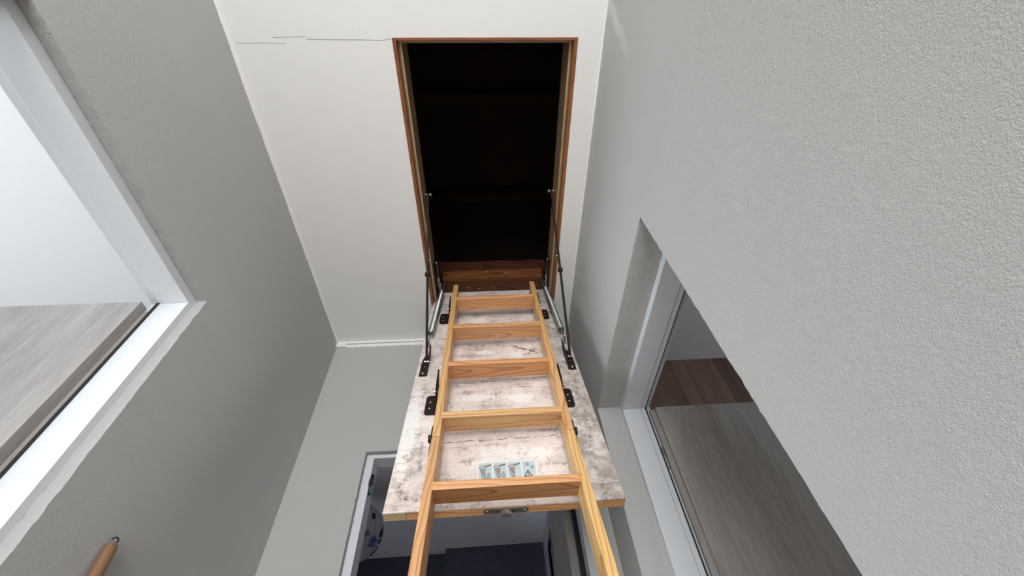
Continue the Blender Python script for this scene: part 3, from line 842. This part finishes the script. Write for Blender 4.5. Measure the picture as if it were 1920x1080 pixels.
spring(-.2418, 1.232, -.2515, .752, -1, 'silver coil spring with chains beside the open ceiling expanse')
spring(.2941, 1.233, .3045, .742, 1, 'silver coil spring with chains at the side of the bright plaster wall')

# ---------------------------------------------------------------- hook pole leaning on the left wall
tip = Vector((-.7885, .9525, 1.4797)); foot = Vector((-.625, .870, .0))
hp_ = tag(empty('hook_pole', foot), 'wooden hatch pole with a small black hook leaning on the grey wall', 'pole')
t = tip-foot; d = t.normalized(); e1 = d.cross(X).normalized(); e2 = d.cross(e1)
mb = MB(); ln = t.length
mb.tube([Vector((0, 0, 0)), Vector((ln-.014, 0, 0)), Vector((ln-.004, 0, 0)), Vector((ln, 0, 0))], [.0125, .0125, .0112, .0065], 20)
mb.build('shaft', M_POLE, hp_, frame_matrix(foot, d, e1, e2))
hkp = []
side = (Y*.8+X*.6); side = (side-d*side.dot(d)).normalized()
c0 = tip+side*.003
for k in range(13):
    an = math.radians(-60+k*20)
    hkp.append(c0+d*(.001+.0055)+side*(-.002)+side*(.0055*math.cos(an))+d*(.0055*math.sin(an)))
mb = MB().tube([c0-d*.01]+hkp, .0015, 8); mb.build('hook', M_BLACK, hp_)

# ---------------------------------------------------------------- things seen through the far doorway
lc = Vector((-1.005, 3.20, 2.395)); LR = .185
lamp = tag(empty('pendant_lamp', lc+Z*LR), 'pale round paper pendant lamp with blue and black ornaments in the dim bedroom', 'lamp')
MB().tube([lc+Z*LR*.95, Vector((lc.x, lc.y, ZC-.02))], .004, 6).build('cord', M_SHADE, lamp)
MB().tube([Vector((lc.x, lc.y, ZC-.03)), Vector((lc.x, lc.y, ZC+.001))], .05, 16).build('ceiling_rose', M_SHADE, lamp)
npet = 11
for k in range(npet):
    mb = MB(); vs = []; a0 = 2*math.pi*k/npet; nr, nc = 10, 3
    for i in range(nr+1):
        ph = math.pi*(.06+.88*i/nr)
        for j in range(nc+1):
            a = a0+(j/nc)*(2*math.pi/npet)*1.06
            r = LR*(1+.05*(j/nc))
            vs.append(lc+Vector((r*math.sin(ph)*math.cos(a), r*math.sin(ph)*math.sin(a), r*math.cos(ph))))
    mb.add(vs, [(i*(nc+1)+j, i*(nc+1)+j+1, (i+1)*(nc+1)+j+1, (i+1)*(nc+1)+j) for i in range(nr) for j in range(nc)], True)
    o = mb.build('shade_petal', M_SHADE, lamp)
    sm = o.modifiers.new('thickness', 'SOLIDIFY'); sm.thickness = .003
def ornament(az, el, mat, sx, sy):
    nrm = Vector((math.cos(el)*math.cos(az), math.cos(el)*math.sin(az), math.sin(el)))
    ax = nrm.cross(Z).normalized(); ay = nrm.cross(ax)
    mm = frame_matrix(lc+nrm*(LR*1.045), ax, ay, nrm)
    pts = []
    for k in range(20):
        a = 2*math.pi*k/20; r = 1+.35*math.cos(5*a)
        pts.append((sx*r*math.cos(a), sy*r*math.sin(a)))
    MB().prism(pts, -.004, .003, mm).build('ornament', mat, lamp)
for az, el, mat, sx, sy in ((-20, -30, M_BLUEORN, .03, .03), (-38, 15, M_BLACK, .014, .02), (-5, -8, M_BLACK, .012, .022), (5, -2, M_BLUEORN, .012, .03), (10, -18, M_BLACK, .012, .014), (28, -34, M_BLACK, .012, .03), (-45, -20, M_STEEL, .018, .018), (60, -30, M_BLUEORN, .02, .02)):
    ornament(math.radians(az), math.radians(el), mat, sx, sy)

orn = tag(empty('jamb_ornament', (-.487, 1.628, 1.88)), 'small glossy dark blue and teal oval fixed to the far door jamb', 'ornament')
OM = frame_matrix(Vector((-.4935, 1.638, 1.925)), Y, Z, X)
def oval(cx, cy, rx, ry, n=20): return [(cx+rx*math.cos(2*math.pi*k/n), cy+ry*math.sin(2*math.pi*k/n)) for k in range(n)]
MB().prism(oval(0, 0, .017, .042), -.002, .007, OM).build('backing', M_BLACK, orn)
MB().prism(oval(.001, .014, .011, .024), .006, .010, OM).build('upper_gloss', M_DARKBLUE, orn)
MB().prism(oval(0, -.020, .012, .016), .006, .011, OM).build('lower_gloss', M_TEAL, orn)
